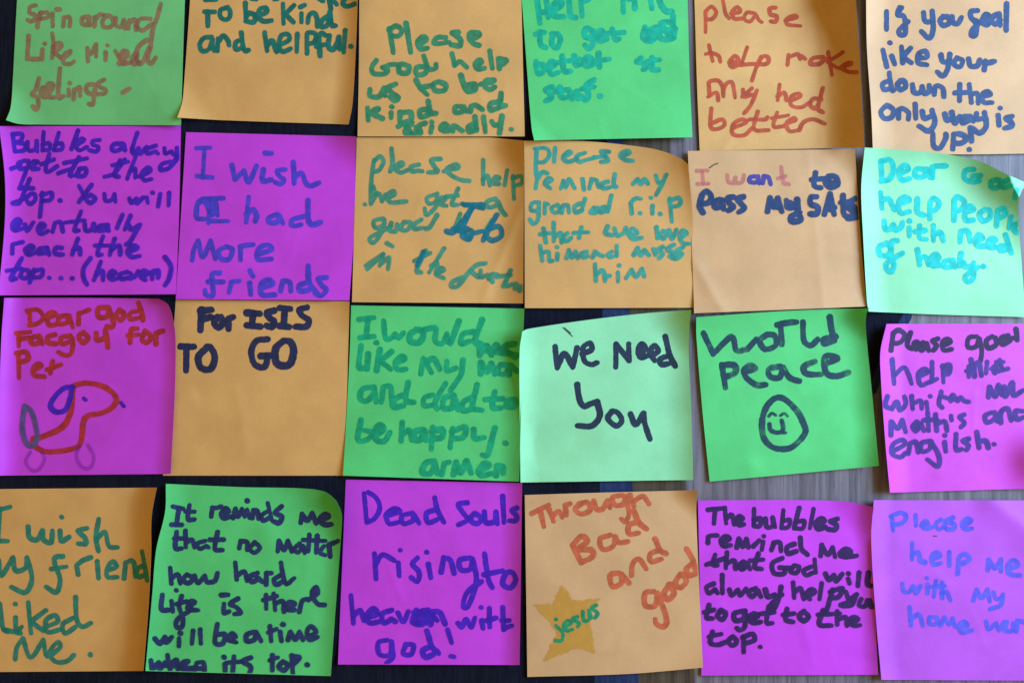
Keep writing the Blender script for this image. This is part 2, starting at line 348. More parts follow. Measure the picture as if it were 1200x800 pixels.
note(paper='orange', label='orange note with teal words remembering grandad, its top right corner rounded', layer=2,
  top='614.4,165 685.6,165.7 739,170.6 774,176.5 798,186 806.5,192.6', right='806.5,192.6 812,262 812,360.5', bottom='615,361 812,360.5', left='614.4,165 615,361',
  curl=[('TR', 6, .55)], off=(605, 155), sc=.2686, writing=[('aqua_teal', 5.5, '''
90,75 85,150 90,200; 80,72 130,70 145,100 120,130 95,130; 170,70 165,130; 205,110 240,90 225,85 205,110 225,130 260,120; 300,90 265,105 275,130 310,120 350,110; 405,85 370,85 390,105 400,125 370,130; 340,110 390,105; 460,105 495,90 480,82 455,100 475,120 510,125;
95,180 85,245; 95,200 115,175 135,180; 125,225 155,210 140,200 125,225 150,245; 195,245 205,210| 215,240 230,205| 240,215 255,245; 290,205 295,250; 320,245 330,205| 350,210 360,240; 400,215 375,225 380,245 410,240; 430,185 425,230 438,238;
510,225 530,205| 545,225 560,205 575,225; 610,190 620,220 640,215; 655,185 635,230 610,275; 100,305 70,310 65,340 95,340 100,310| 95,380 75,400 60,380; 125,355 125,310| 140,315; 180,315 155,330 165,350 190,345 185,320; 200,350 205,320| 225,320 230,350;
280,310 255,325 260,350 290,340; 300,290 285,345; 340,330 325,350 350,350 355,330; 385,325 365,335 370,350 400,340; 415,275 400,345; 505,355 500,310| 520,290 545,290; 540,352; 595,320 595,355; 588,285; 628,357; 670,290 680,390; 670,300 710,285 715,315 680,325;
120,420 130,480; 105,445 150,440; 165,395 165,475; 170,455 195,440 200,480; 225,440 205,460 220,475 240,460; 285,415 275,460; 250,440 315,435; 400,410 390,440 420,450; 430,420 440,450 470,440 480,415; 490,445 530,440 510,420 490,440 510,465 550,460;
612,415 618,462; 642,430 628,450 645,464 658,440 642,430; 668,428 682,464 700,425; 715,462 745,442 728,428 713,455 728,482 757,486;
105,495 115,560; 110,530 140,520 145,560 160,560; 180,530 180,555; 178,500; 220,550 230,515| 245,545 260,520| 270,550; 310,520 285,530 295,545 315,540; 335,545 345,520| 365,535 380,540; 420,520 400,535 410,545 430,540; 440,495 440,540;
515,535 530,505| 545,535 560,515| 580,535; 600,510 610,535; 640,500 620,515 640,530 625,550; 690,490 660,510 690,530 680,545; 730,500 700,520 725,530 700,550 670,540;
345,575 348,648; 350,625 372,602 385,615 388,650; 390,630 410,625; 445,610 445,650; 450,580; 480,635 505,600| 525,630 550,595| 560,630''')])

note(paper='peach', label='mostly blank orange note with faint pink letters over thick blue words about SATs', layer=3,
  top='806,177 1002,175', right='1002,175 1008,272 1015.7,359', bottom='813.4,367 1015.7,359', left='806,177 810.7,286 813.4,367',
  curl=[('crease', .02, .70, .17, 1.0, .5, .045), ('TR', 2.5, .18), ('crease', .72, .0, .75, 1.0, .15, .03), ('B', 1.2, .25)], off=(800, 165), sc=.2686, writing=[('faint_pink', 5.0, '''
60,132 110,130; 85,135 90,185; 65,188 112,188; 195,150 200,180 225,185| 230,160 235,185 260,180 268,150; 430,115 440,180 465,190; 415,165 450,155'''),
 ('plum', 5.6, '320,155 295,160 295,180 325,180 330,155| 335,185; 350,185 355,155| 375,160 385,190'),
 ('royal', 7.1, '''580,140 575,195 605,205; 565,170 620,165; 640,155 625,180 645,205 675,190 670,160 640,155 640,180 660,185;
85,240 75,285 90,315; 90,230 105,220 125,240 118,268 90,275; 162,256 140,268 142,290 163,288 170,258| 180,298; 222,246 198,252 205,272 222,288 202,304; 266,244 240,252 255,274 270,294 246,312;
372,308 382,250| 400,290 415,250| 435,308; 380,280 420,290; 455,260 460,290 490,290; 500,255 505,310 515,345 480,352 475,330 510,312; 470,270 490,285;
585,245 560,247 560,275 590,290 585,318 557,318; 620,322 645,232| 662,322; 632,290 665,290; 642,250 647,300; 700,240 705,318 735,332; 690,270 730,265; 752,252 732,270 755,300 758,332 722,338; 720,290 750,310'''),
 ('pencil', 1.3, '118,118 135,105 156,98')])

note(paper='mint', label='pale mint note with cyan words asking for healing and its top right corner peeling up', layer=1,
  top='1013.4,173 1060,176 1107.5,180.6 1148,189 1175,202 1204,215', right='1204,215 1197,224 1193.5,240 1196,290 1202,371.5', bottom='1018,365 1100,368.5 1202,371.5', left='1013.4,173 1009.4,219 1011.3,272 1016,353 1018,365',
  curl=[('peel', 7, .66), ('L', 2.5, .15), ('T', 3.0, .22)], off=(1000, 165), sc=.2688, writing=[('cyan', 6.7, '''
120,90 125,170; 120,90 160,85 175,120 160,165 120,178; 200,145 240,125 225,105 200,130 210,170 245,165; 315,125 275,125 270,155 305,155 320,125| 335,160; 345,160 345,115| 365,110 405,110; 525,125 490,130 485,165 520,180 550,175; 520,155 555,150| 545,180;
625,170 600,180 605,205 635,200 640,175 620,170; 675,170 650,185 655,205 690,195; 712,215 703,250; 120,225 125,295; 125,260 155,255 180,300; 200,275 245,260 225,245 200,265 205,315 245,310; 280,255 280,310 310,325; 335,340 335,270| 350,250 375,270 360,300 335,305;
440,345 440,260| 455,245 485,265 470,300 440,305; 490,310 525,300 510,285 490,300 490,345 525,345; 575,300 550,320 565,350 595,335 595,305 570,300; 625,370 630,305| 655,295 665,320 635,340; 690,330 680,380; 695,370 715,360 700,385 715,400;
135,350 140,385 165,385| 175,365 185,390 210,375 215,355; 245,380 245,415; 245,350; 290,370 290,420 320,430; 270,395 315,390; 350,370 350,435; 350,410 380,400 395,435; 465,440 470,395| 500,395 510,440; 535,430 565,425 550,410 535,430 540,455 575,460;
590,445 620,435 605,425 590,440 595,465 625,465; 665,455 640,460 645,480 675,475; 665,410 690,490; 150,450 115,460 115,495 150,500 165,470 145,445; 195,435 170,440 165,490 180,540 165,570 145,555 150,530 215,490;
280,475 290,540; 290,515 315,505 330,540; 340,525 375,515 360,495 335,520 350,545 385,540; 420,520 395,530 400,550 430,545 435,520| 445,550; 470,490 465,545; 480,530 490,550 520,545; 525,530 525,595 500,615 490,590 545,550; 568,547''')])

note(paper='purple', label='purple note with rust words and a drawing of a dog', layer=1,
  top='5,349 96,349 186,350', right='186,350 197,357 203.5,378 205.7,398 205,455 200,555', bottom='-4,557 200,555', left='5,349 1.4,400 -4,557',
  curl=[('TR', 3, .3), ('L', 3.5, .13), ('R', 1.6, .1)], off=(0, 345), sc=.275, writing=[('rust', 6.2, '''
125,75 130,130; 115,70 160,65 185,95 165,120 125,132; 200,100 235,85 215,75 200,95 210,130 245,125; 290,90 255,95 250,125 285,120 295,90| 310,140; 335,125 335,80| 355,75 380,65; 460,55 420,60 420,95 455,95 465,60| 485,120 475,140 455,135; 510,65 495,90 515,110 530,85 510,65; 590,70 555,80 555,105 595,100; 590,35 605,80 610,110;
80,165 80,220; 70,165 130,160; 80,190 125,185; 165,175 135,185 135,210 165,205 170,180| 180,210; 235,170 205,180 205,205 240,210; 300,175 260,185 265,210 300,200| 310,190 305,245 280,260 250,245; 355,160 335,180 355,205 375,185 355,160; 410,165 415,195 450,185| 450,150 460,225;
585,145 560,150 555,205; 545,175 590,170; 620,155 605,190 625,205 645,180 620,155; 665,210 665,165| 680,160 695,155; 80,255 80,355; 70,250 110,245 120,275 85,290; 140,325 175,305 160,295 140,320 150,345 190,350; 225,285 215,335; 200,320 260,300''')],
  drawing=('dog_drawing', [('rust', 7.0, '305,390 370,378 450,395 495,440 480,480 430,505 375,515 355,545 350,600 335,645 270,665 190,668 145,640 140,610; 310,400 300,500 270,560 220,590 165,610', None),
   ('indigo', 6.8, '310,395 270,400 230,440 215,475 240,500 280,490 300,440 305,400', 'drawn_ear'),
   ('indigo', 5.0, '356,442 366,450', 'drawn_eye'), ('indigo', 5.0, '515,460 528,475', 'drawn_nose'),
   ('slate', 6.6, '105,475 95,560 105,620 130,645 155,620 155,570 135,500 105,475', 'drawn_tail'),
   ('ghost', 4.6, '130,670 110,710 130,745 165,745 190,700 180,670', 'drawn_paw'), ('ghost', 4.6, '340,640 325,690 350,735 385,735 400,690 375,640', 'drawn_paw')]))

note(paper='orange', label='orange note mostly blank with thick navy capitals in two short lines ending TO GO', layer=0,
  top='206,351 409.5,353', right='409.5,353 407,450 402,557', bottom='191,557 402,557', left='206,351 191,557',
  curl=[('crease', .0, .62, .14, .55, .35, .05), ('crease', .38, .5, .45, .85, .3, .05), ('TR', 3, .2)], off=(195, 345), sc=.275, writing=[('navy', 8.4, '''
150,65 145,152; 145,70 193,65; 150,105 188,97; 215,98 203,120 220,140 240,122 232,97; 265,146 265,102| 283,97; 342,78 398,82; 370,82 365,132; 342,132 402,137; 458,68 430,78 440,100 458,115 450,137 427,133; 482,57 528,62; 505,62 500,130; 482,133 523,138; 600,55 565,65 580,90 608,110 595,137 550,137;
62,222 118,222; 85,225 85,323; 175,225 137,265 147,312 188,317 207,270 190,227 170,224; 432,190 385,197 362,245 377,298 418,308 432,265; 402,262 443,260; 500,197 467,230 467,285 495,303 528,293 542,240 528,202 500,197''')])

note(paper='green', label='green note with thick emerald words wanting mum and dad to be happy', layer=1,
  top='411.5,357.7 614.5,361.5', right='614.5,361.5 612,432 608.5,564', bottom='402,557 608.5,564', left='411.5,357.7 409.6,419 402,557',
  curl=[('R', 2.5, .12), ('B', 1, .25)], off=(400, 350), sc=.275, writing=[('emerald', 7.0, '''
75,88 140,80; 115,85 105,160; 80,165 140,160; 180,95 190,172 225,160| 230,150 245,165 265,145; 330,130 295,150 295,180 335,185 350,145 320,130; 350,132 400,122; 405,130 400,180 430,190 450,150| 455,185; 500,95 465,190; 560,140 520,150 510,190 550,180; 600,90 570,180 600,195;
590,190 590,240| 620,200 640,240| 660,195 680,230| 700,200 740,192; 620,222 750,240; 690,210 740,250; 85,200 75,290 100,295; 115,235 110,300; 150,187; 165,215 150,305; 215,225 165,265| 210,300; 235,275 270,255 255,245 230,270 240,300 275,300;
340,320 350,255| 385,315; 365,270 395,255 420,300; 450,265 450,305 490,295; 520,260 510,320 490,355 465,390; 595,320 595,270| 620,310 640,275| 655,320; 680,280 665,310 700,320 710,285 680,280; 715,325 720,285 750,310;
135,375 90,385 80,425 110,435 140,400 140,375| 150,440; 170,440 180,375| 210,375 215,430; 260,410 225,430 225,460 265,455; 285,355 275,430 310,440; 390,410 355,420 355,455 400,450; 445,360 400,440 410,470; 475,410 440,425 435,465 475,460 480,410| 500,470; 555,420 520,440 520,475 565,465; 580,365 560,460 600,475;
655,395 645,460 680,465; 615,428 690,425; 715,432 702,458 735,460 742,432 715,430; 85,515 72,598 110,600 135,570 100,560; 140,585 180,555 165,535 145,560 150,600 185,605 208,570; 260,525 255,605; 260,580 290,560 300,600; 348,558 315,565 312,597 340,597 354,560| 362,602;
390,545 385,640; 385,565 430,555 430,590 395,595; 475,550 465,635; 470,565 530,545 520,590 475,595; 565,555 570,595 610,590; 655,550 640,610 625,665 602,665; 700,615; 395,690 360,700 345,738 380,743 400,700| 410,743; 430,748 440,700| 460,695; 480,748 490,695| 510,740 535,690| 555,743; 590,733 630,710 610,700 585,730 600,752 640,743; 660,753 665,710| 690,715 690,743''')])

note(paper='mint', label='pale mint note saying We Need You in dark navy marker', layer=2,
  top='612,388.5 618,385.5 687.5,375 756,367 810,363', right='810,363 808,382 807,410 810,479 812.6,562', bottom='610,565 812.6,562', left='612,388.5 609,410 609,479 610,565',
  curl=[('TL', 5, .5), ('TR', 5, .25), ('R', 2.0, .15), ('L', 2, .12), ('dent', .2, .75, .16, -.5)], off=(605, 355), sc=.275, writing=[('black_blue', 7.2, '''
165,185 175,275| 205,215 240,272| 260,190; 280,215 320,200 315,170 285,190 290,245 320,262 345,253; 425,273 425,175| 480,245| 480,175; 520,215 550,195 535,175 520,200 530,230 560,225; 575,225 605,205 590,180 570,210 590,245; 645,225 610,240 620,262 650,258; 635,143 655,220 678,268;
260,348 270,410 290,440 318,428 345,422| 356,480 322,523 262,522; 410,460 390,490 425,523 450,500 430,465 405,460; 487,472 510,518 543,470| 550,520 570,578'''), ('pencil', 1.5, '200,105 240,142; 207,107 232,128')])

note(paper='green', label='green note saying World peace over a smiley face in streaky dry marker', layer=1,
  top='816,371.6 925,364 1019,361', right='1019,361 1015.6,367 1014.7,384.5 1021,450.6 1030,545.5', bottom='831.6,564 930,555 1030,545.5', left='816,371.6 816,393 823,479 831.6,564',
  curl=[('TR', 5, .2), ('T', 1.5, .2), ('R', 2.2, .14), ('dent', .26, .93, .05, .4), ('BR', 2, .2)], off=(810, 350), sc=.2875, writing=[('dry_slate', 7.3, '''
50,140 90,225| 165,155 185,210 230,205| 265,165; 310,145 280,170 300,205 345,190 340,150 305,145; 370,185 365,115; 350,107 390,98 430,95; 455,95 460,170 490,190 515,165; 570,155 540,165 545,185 585,170; 565,75 575,140 590,155;
125,270 140,362; 125,270 175,270 180,300 140,320; 215,300 260,285 240,272 215,290 225,320 265,350 305,350; 365,275 320,285 320,315 360,320 375,280| 400,320 440,335; 505,255 460,275 470,305 530,308; 545,265 595,245 570,232 545,240 550,300 590,315 640,300''')],
  drawing=('smiley_drawing', [('dry_slate', 7.6, '290,490 290,530 302,575 340,608 400,608 440,578 466,540 455,500 435,462 402,424 370,403 340,406 312,432 296,465 290,495', None),
   ('dry_slate', 3.6, '318,477 330,466 345,475', 'drawn_eye'), ('dry_slate', 3.6, '365,475 380,466 395,478', 'drawn_eye'),
   ('dry_slate', 5.0, '320,510 325,535 355,545 375,530 370,495; 355,545 385,545', 'drawn_mouth')]))

note(paper='pink', label='bright pink note with dark indigo words asking for help with maths', layer=0,
  top='1039,379.4 1212,379', right='1212,379 1214,572', bottom='1043,577 1214,572', left='1039,379.4 1032,410 1032,437 1037.5,518 1043,577',
  curl=[('L', 4, .16), ('dent', 1.03, .82, .16, 5)], off=(1020, 370), sc=.2688, writing=[('aubergine', 6.4, '''
90,150 100,75| 125,62 150,85 130,115 95,120; 175,75 160,125 180,145; 185,140 205,115 190,120 200,145; 230,115 210,130 225,150 245,120| 255,150; 295,100 270,110 290,130 275,150; 315,130 350,115 335,100 315,115 320,150 355,145; 465,90 430,95 425,135 460,135 475,100| 485,150 480,198; 530,90 505,110 515,140 550,125 545,95; 600,85 570,95 575,125 610,110; 635,58 640,105; 570,100 640,95'''),
 ('dark_indigo', 5.9, '''95,190 105,295; 105,260 145,225 165,250 180,295; 210,265 250,245 235,230 210,255 220,300 255,290; 270,200 270,285; 255,290 290,275; 315,215 320,290; 315,220 345,215 345,250 320,255; 325,235 340,240; 430,220 430,265; 420,240 450,225; 440,190 455,265| 455,220 475,205 485,260; 510,200 505,250; 530,230 550,215 545,250; 565,192 575,235; 540,245 600,230; 550,200 580,200;
75,350 67,390 95,405| 115,375 130,410 155,385 150,350; 180,350 185,405; 190,380 220,370 225,405; 245,375 250,405; 260,350; 310,330 300,380 315,400; 310,350 360,365; 350,370 360,345 380,370 395,355 410,370 430,375; 515,355 520,310| 545,350 560,300 575,345; 585,310 590,350 620,290 625,345 665,325;
90,520 90,460| 120,490 140,455| 155,505; 205,460 185,480 200,500 220,470| 235,500; 250,420 255,500; 235,455 290,450; 285,430 290,500; 290,470 325,460 335,500; 352,435 355,455; 410,430 390,440 410,465 395,485; 530,420 500,435 510,465 545,445 545,420| 555,460; 570,465 570,420 600,405 615,455; 665,415 635,415 640,450 670,440;
95,590 150,560 140,540 100,560 95,600 130,615 155,595; 165,600 175,555| 200,550 210,595; 260,545 225,555 225,590 260,580 265,545| 300,610 295,655 250,625; 325,550 330,590; 325,520; 375,515 375,580 400,580; 430,535 405,545 430,565 420,585; 465,505 475,575; 475,545 505,545 515,575; 540,558''')])

note(paper='orange', label='orange note with bottle green words wishing my friend liked me', layer=0,
  top='-28,573 183.6,571', right='183.6,571 177.6,605 177,650 174,710 168,785.6', bottom='-35,787 168,785.6', left='-28,573 -35,787',
  curl=[('R', 6.5, .14), ('BR', 2.5, .35), ('crease', .55, .95, .85, .62, .2, .03)], off=(0, 560), sc=.3, writing=[('bottle', 6.0, '''
-10,125 40,112; 0,118 -8,245; -15,245 30,245; 110,190 115,230 145,240 165,205| 170,240 200,250 205,205; 235,205 240,245 270,230; 240,152; 340,195 305,205 330,230 335,255 305,255; 385,160 375,230 385,285; 375,240 410,210 425,265 460,270;
-5,320 5,380 50,310| 60,360 100,350 105,310| 125,390 100,445 45,425; 245,305 215,310 215,340 235,395 220,445 180,425; 200,355 260,345; 305,375 300,340| 325,320 355,310; 380,325 385,390; 420,360 455,345 440,325 420,350 420,385 460,385; 485,390 490,330| 520,325 530,385; 560,340 535,355 540,385 570,375; 555,285 565,340 575,400;
0,490 10,580 30,600; 60,545 65,600 85,580; 60,490; 15,590 80,605; 110,485 122,605; 180,515 120,560| 170,595; 175,580 225,560 215,535 180,555 185,600 235,590; 285,545 245,570 255,605 295,580; 295,465 300,550 320,580 355,565;
60,705 65,660 90,625| 120,700 170,630| 180,690 200,690 235,660 225,640 195,680 215,715 260,715 290,690; 352,688''')])

note(paper='green', label='green note crowded with navy words about how hard life is with a rolled top corner', layer=1,
  top='194.4,566.6 285,570.5 355,572 381,576 394,586', right='394,586 400,600 400.5,614 394.5,695 387.6,791.6', bottom='170.4,785.6 387.6,791.6', left='194.4,566.6 193.5,599 183,644 178.5,695 170.4,785.6',
  curl=[('TR', 7, .32), ('dent', .58, .24, .08, .8), ('L', 2, .15), ('R', 1.5, .1)], off=(165, 560), sc=.3, writing=[('mid_navy', 6.0, '''
125,110 165,120; 148,118 140,180; 120,182 160,182; 190,105 185,160 210,160; 175,130 210,130; 275,150 280,115| 295,115 315,110; 315,145 345,130 330,118 312,140 325,158 350,150; 360,155 370,120| 380,150 395,120| 405,150; 415,125 425,155; 415,88; 436,155 441,125| 455,128 460,158; 495,130 472,145 479,165 502,155; 497,98 512,165; 550,110 525,135 550,150 540,175 520,170;
625,175 630,140| 650,165 670,135| 685,175; 705,165 735,150 720,140 700,160 715,180 745,180; 140,210 135,270 160,275; 130,235 180,235; 175,205 175,270; 180,250 200,240 210,270; 250,245 220,255 230,275 255,265| 265,270; 300,210 290,275 320,280; 270,240 325,240; 385,275 390,245| 415,250 415,280; 445,250 425,275 445,290 465,270 445,250;
535,285 540,245| 560,280 575,245| 590,285; 620,255 600,275 615,290 635,265| 640,290; 660,220 655,285; 690,225 685,290; 635,240 720,245; 700,285 715,265 700,290 720,300; 740,305 735,260| 770,245; 115,350 120,410; 120,390 145,375 155,410; 180,375 165,395 185,410 205,390 180,375; 210,380 225,410 250,380| 260,405 290,400 300,370;
370,330 375,395; 375,380 405,365 415,400; 455,370 425,385 435,405 460,390| 475,405; 490,415 490,370| 510,370; 545,380 520,395 530,415 560,400; 548,330 565,410 600,390; 85,455 80,510 110,515; 120,480 125,520; 138,437; 160,460 150,500 165,545 160,580 140,580 145,550 200,510; 140,490 180,480; 185,500 210,485 195,480 185,510 225,515;
325,490 325,525 345,520; 315,455 340,455; 380,470 350,490 375,505 390,525 365,530; 490,455 490,510; 480,475 530,460; 520,450 525,515; 525,490 555,480 560,520; 575,505 600,490 580,485 570,510 600,515; 620,520 630,480 650,470; 655,475 690,450 685,425 670,450 690,490 720,495;
55,625 75,645 95,620| 100,640 120,620; 150,625 150,655; 155,605; 205,595 200,645; 232,590 235,645; 300,570 290,640 320,645 330,610 300,610; 340,630 370,620 355,605 340,630 375,640; 440,600 415,610 415,635 445,630 450,600| 470,635; 505,578 510,635; 500,602 530,588; 545,600 550,635; 555,570; 575,630 585,600| 605,630 620,600| 635,630; 650,620 685,600 665,578 650,600 660,630 690,620;
40,710 45,745 70,720| 75,745 95,720; 105,690 115,745; 115,725 140,710 145,745; 160,735 185,715 165,720 170,750 195,745; 210,755 220,720| 245,720 250,755; 50,730 150,735; 160,740 240,742; 330,725 330,755; 325,698; 365,695 360,755; 335,720 395,715; 430,700 400,715 430,735 425,760; 515,690 515,750; 505,710 535,700; 555,715 540,735 560,750 575,730 555,715; 590,690 595,765; 595,695 620,700 600,725; 650,728''')])

note(paper='purple', label='purple note with indigo words about dead souls rising to heaven', layer=0,
  top='405.3,561.7 612,565.7', right='612,565.7 609,778.6', bottom='396,778 609,778.6', left='405.3,561.7 396,778',
  curl=[('R', 2.2, .12), ('B', 1, .25)], off=(390, 555), sc=.3063, writing=[('indigo', 6.5, '''
120,75 130,185; 135,70 165,90 180,130 160,170 130,185; 205,160 255,145 235,132 205,155 215,190 250,185; 305,150 265,160 270,190 305,180 310,155| 330,188; 400,135 360,150 365,185 400,175; 390,90 400,140 425,185; 515,110 480,115 495,145 515,175 480,195; 540,150 525,175 550,190 570,170 545,150; 580,145 585,185 620,180 625,145| 630,190; 650,85 655,185; 705,130 685,140 703,160 700,178 675,180;
160,305 165,400; 165,345 190,310 235,330; 250,340 255,390; 258,292; 325,320 305,345 330,375 325,410 300,395; 365,345 375,395; 358,298; 415,375 425,320| 450,330 465,380; 525,320 485,330 490,365 525,365 535,325| 550,410 520,500 500,505 515,450 570,410; 580,305 595,400 610,435; 580,385 650,370; 660,380 650,420 680,435 700,405 685,375 660,380;
70,465 80,570; 80,545 105,520 120,560; 130,550 170,535 155,515 130,540 140,570 175,565; 225,520 190,535 195,570 225,555| 240,565; 250,530 270,565 290,525; 315,545 350,520 365,545 340,575 305,565 320,530 360,530 350,570 310,550; 320,520 360,570; 375,575 380,525| 410,530 430,575; 365,520 400,560; 310,530 370,545; 310,570 370,565;
480,570 495,585 510,555 530,585 545,550; 570,560 575,590; 568,510; 600,515 600,585; 590,560 625,550; 650,510 655,595; 645,560 675,560; 655,590 685,580; 210,635 175,645 180,690 220,690 225,640| 230,700 205,722; 280,650 270,685 300,690 310,655 285,650; 375,660 345,675 355,700 385,690; 360,600 380,660 405,685; 440,595 455,645; 452,697 464,699''')])

note(paper='peach', label='orange note saying Through Bad and good in coral with a mustard star', layer=2,
  top='615,579.7 700,577 817,574', right='817,574 816,600 820,700 823.8,781.7', bottom='618,792.6 737,789 823.8,781.7', left='615,579.7 618,792.6',
  curl=[('TR', 4.5, .16), ('BR', 2.2, .2)], off=(605, 565), sc=.2937, writing=[('coral', 6.6, '''
62,125 130,90; 95,110 110,175; 130,105 150,155; 145,135 170,115 185,140; 200,130 195,90| 215,85; 260,85 235,105 260,125 295,110 285,80 250,85; 310,75 320,105 345,105 365,75| 375,100; 425,50 385,60 395,90 430,85 435,55| 450,120 435,155 420,145; 455,45 470,95; 470,75 505,55 530,85;
225,250 260,320; 225,250 260,215 285,235 250,265 300,270 305,295 260,320; 375,210 335,225 345,265 385,255 395,215| 410,240 445,235; 490,155 450,170 450,205 490,200; 470,115 490,160 520,185; 410,360 375,370 385,415 420,400 420,365| 450,400; 460,370 465,325 490,305 520,345; 570,270 535,285 540,315 580,305; 555,225 575,270 600,285;
550,435 515,440 515,490 555,490 565,440| 600,540 590,575 560,565 555,545; 615,405 590,440 605,465 630,440 610,405; 655,365 635,400 655,420 680,395 665,365; 700,325 680,345 690,370 715,365; 680,265 705,310 718,360''')],
  drawing=('star_drawing', [('mustard', 0, '182,408 225,470 332,465 290,525 315,682 245,658 108,712 165,600 138,560 72,488 145,485', None),
   ('jade', 4.8, '158,570 185,600 180,630 155,630; 158,545; 195,575 220,560 205,550 190,570 200,590 225,585; 245,535 225,545 250,560 245,575; 265,515 270,550 290,545 290,510| 300,540; 320,490 300,500 325,520 315,540', 'handwriting')]))

note(paper='purple', label='purple note with dark purple words saying the bubbles remind me of God', layer=1,
  top='818,586 936.6,585.7 993,587.7 1024,594', right='1024,594 1021,617 1025,701.6 1029,790', bottom='822,791 1029,790', left='818,586 822,791',
  curl=[('TR', 3.5, .25), ('R', 1.5, .1)], off=(810, 575), sc=.28125, writing=[('dark_purple', 6.0, '''
70,78 130,72; 100,75 95,135; 140,70 145,135; 145,115 170,100 180,140; 190,130 215,115 200,105 185,125 200,142 220,138; 262,75 260,145; 262,120 290,115 285,145 262,145; 310,115 315,150 340,145 340,110| 350,150; 385,80 375,155; 380,125 410,120 405,150 378,155; 450,70 430,155; 435,130 470,125 465,155 435,155; 510,75 495,155; 520,145 555,125 540,115 520,135 530,160 560,150; 610,115 580,125 605,140 600,160 570,160;
70,215 70,190| 85,185 110,185; 125,215 160,200 145,188 125,205 135,230 165,225; 190,235 200,200| 215,230 230,200| 240,235; 260,230 285,205; 300,212 295,245; 302,188; 335,245 345,215| 370,215 375,250; 430,220 400,235 405,260 440,250; 455,195 460,240 485,265; 540,270 545,225| 570,265 590,235| 600,275; 625,270 665,255 645,240 620,260 640,275 690,270;
100,265 90,305 110,310; 65,305 140,280; 150,255 145,320; 150,300 180,290 185,325; 220,295 200,310 215,325 235,300| 245,325; 280,260 265,315 295,325; 245,290 300,285; 380,280 340,300 345,340 385,345 395,325; 370,320 410,320; 430,310 415,335 440,340 450,315 430,310; 500,315 470,330 480,350 510,340; 515,285 520,340; 560,345 575,370 595,350| 605,375 630,345; 655,365 660,385; 655,343; 700,340 695,395; 740,340 735,385 750,395;
95,385 65,400 75,425 100,410| 110,425; 130,350 130,425; 160,410 170,435 195,410| 205,435 230,405; 270,405 240,420 255,440 280,415| 290,440; 310,410 320,440 350,430; 375,400 365,450 345,490 335,470 380,430; 425,380 430,445; 430,425 455,405 470,450; 485,440 515,420 500,410 480,430 495,450; 545,385 535,450; 590,410 565,495; 580,420 630,405 615,440 580,445; 645,420 660,450 690,430| 670,475 625,475 660,460; 710,450 700,475 725,480 735,455; 745,455 750,480 765,480;
75,475 65,525 90,530; 55,505 95,495; 125,495 110,520 130,535 145,510 125,495; 215,500 180,510 185,540 220,530 225,500| 225,560 205,580 190,570; 245,540 280,520 260,510 240,530 260,550 290,545; 325,480 315,545 340,550; 290,510 345,505; 400,490 395,535 425,545; 385,515 430,510; 470,500 450,520 470,540 490,520 470,500; 550,495 535,555 585,560; 530,515 620,510; 610,500 610,555; 615,535 645,525 650,560; 665,550 695,535 675,525 660,545 680,560 705,558;
90,585 80,630 110,640 150,625; 75,605 125,595; 175,605 155,625 175,645 190,625 175,605; 220,605 220,670; 215,610 255,595 265,620 225,635; 288,648''')])

note(paper='lilac', label='light purple note with bright blue words asking for help with home work', layer=0,
  top='1024,585.7 1215,586', right='1215,586 1222,797', bottom='1033,796 1222,797', left='1024,585.7 1021,631 1027,729.6 1033,796',
  curl=[('L', 2.5, .12), ('crease', .70, -.02, 1.02, .24, 1.6, .11)], off=(1010, 575), sc=.281, writing=[('bright_blue', 5.8, '''
125,105 130,165; 120,105 165,90 185,110 165,135 130,140; 225,100 225,145; 250,145 275,135 265,125 250,140 265,158 295,150; 330,120 310,135 320,160 345,145 345,125| 350,155; 380,110 355,125 385,140 380,160 355,160; 425,145 455,125 440,115 420,135 430,158 460,155; 210,215 210,285; 210,265 235,255 245,290 265,298; 290,285 325,270 310,255 290,275 300,305 330,300; 365,255 365,310; 400,345 405,275| 430,262 450,285 425,300 405,305;
525,330 530,285| 555,320 580,285| 580,335; 610,325 650,310 635,290 610,310 615,345 660,352; 170,385 175,420 200,420| 215,395 225,425 245,395; 275,390 275,425; 272,362; 310,375 300,440; 290,400 345,395; 335,380 335,445; 335,425 355,420 370,455; 465,455 480,410| 500,445 525,410| 535,460; 550,420 560,450 585,445; 590,430 580,475 535,492;
200,485 205,560; 205,535 240,515 255,560; 285,525 280,550 310,555 315,530 285,525; 330,560 345,525| 365,555 380,530| 390,565; 405,570 440,560 425,545 405,565 420,590 460,580; 520,545 530,575 560,550| 575,580 595,545; 605,545 600,580 630,580 635,550; 645,585 650,540| 676,545 690,550; 712,500 708,590; 740,540 714,565 745,595'''), ('pencil', 1.6, '298,188 312,188')])
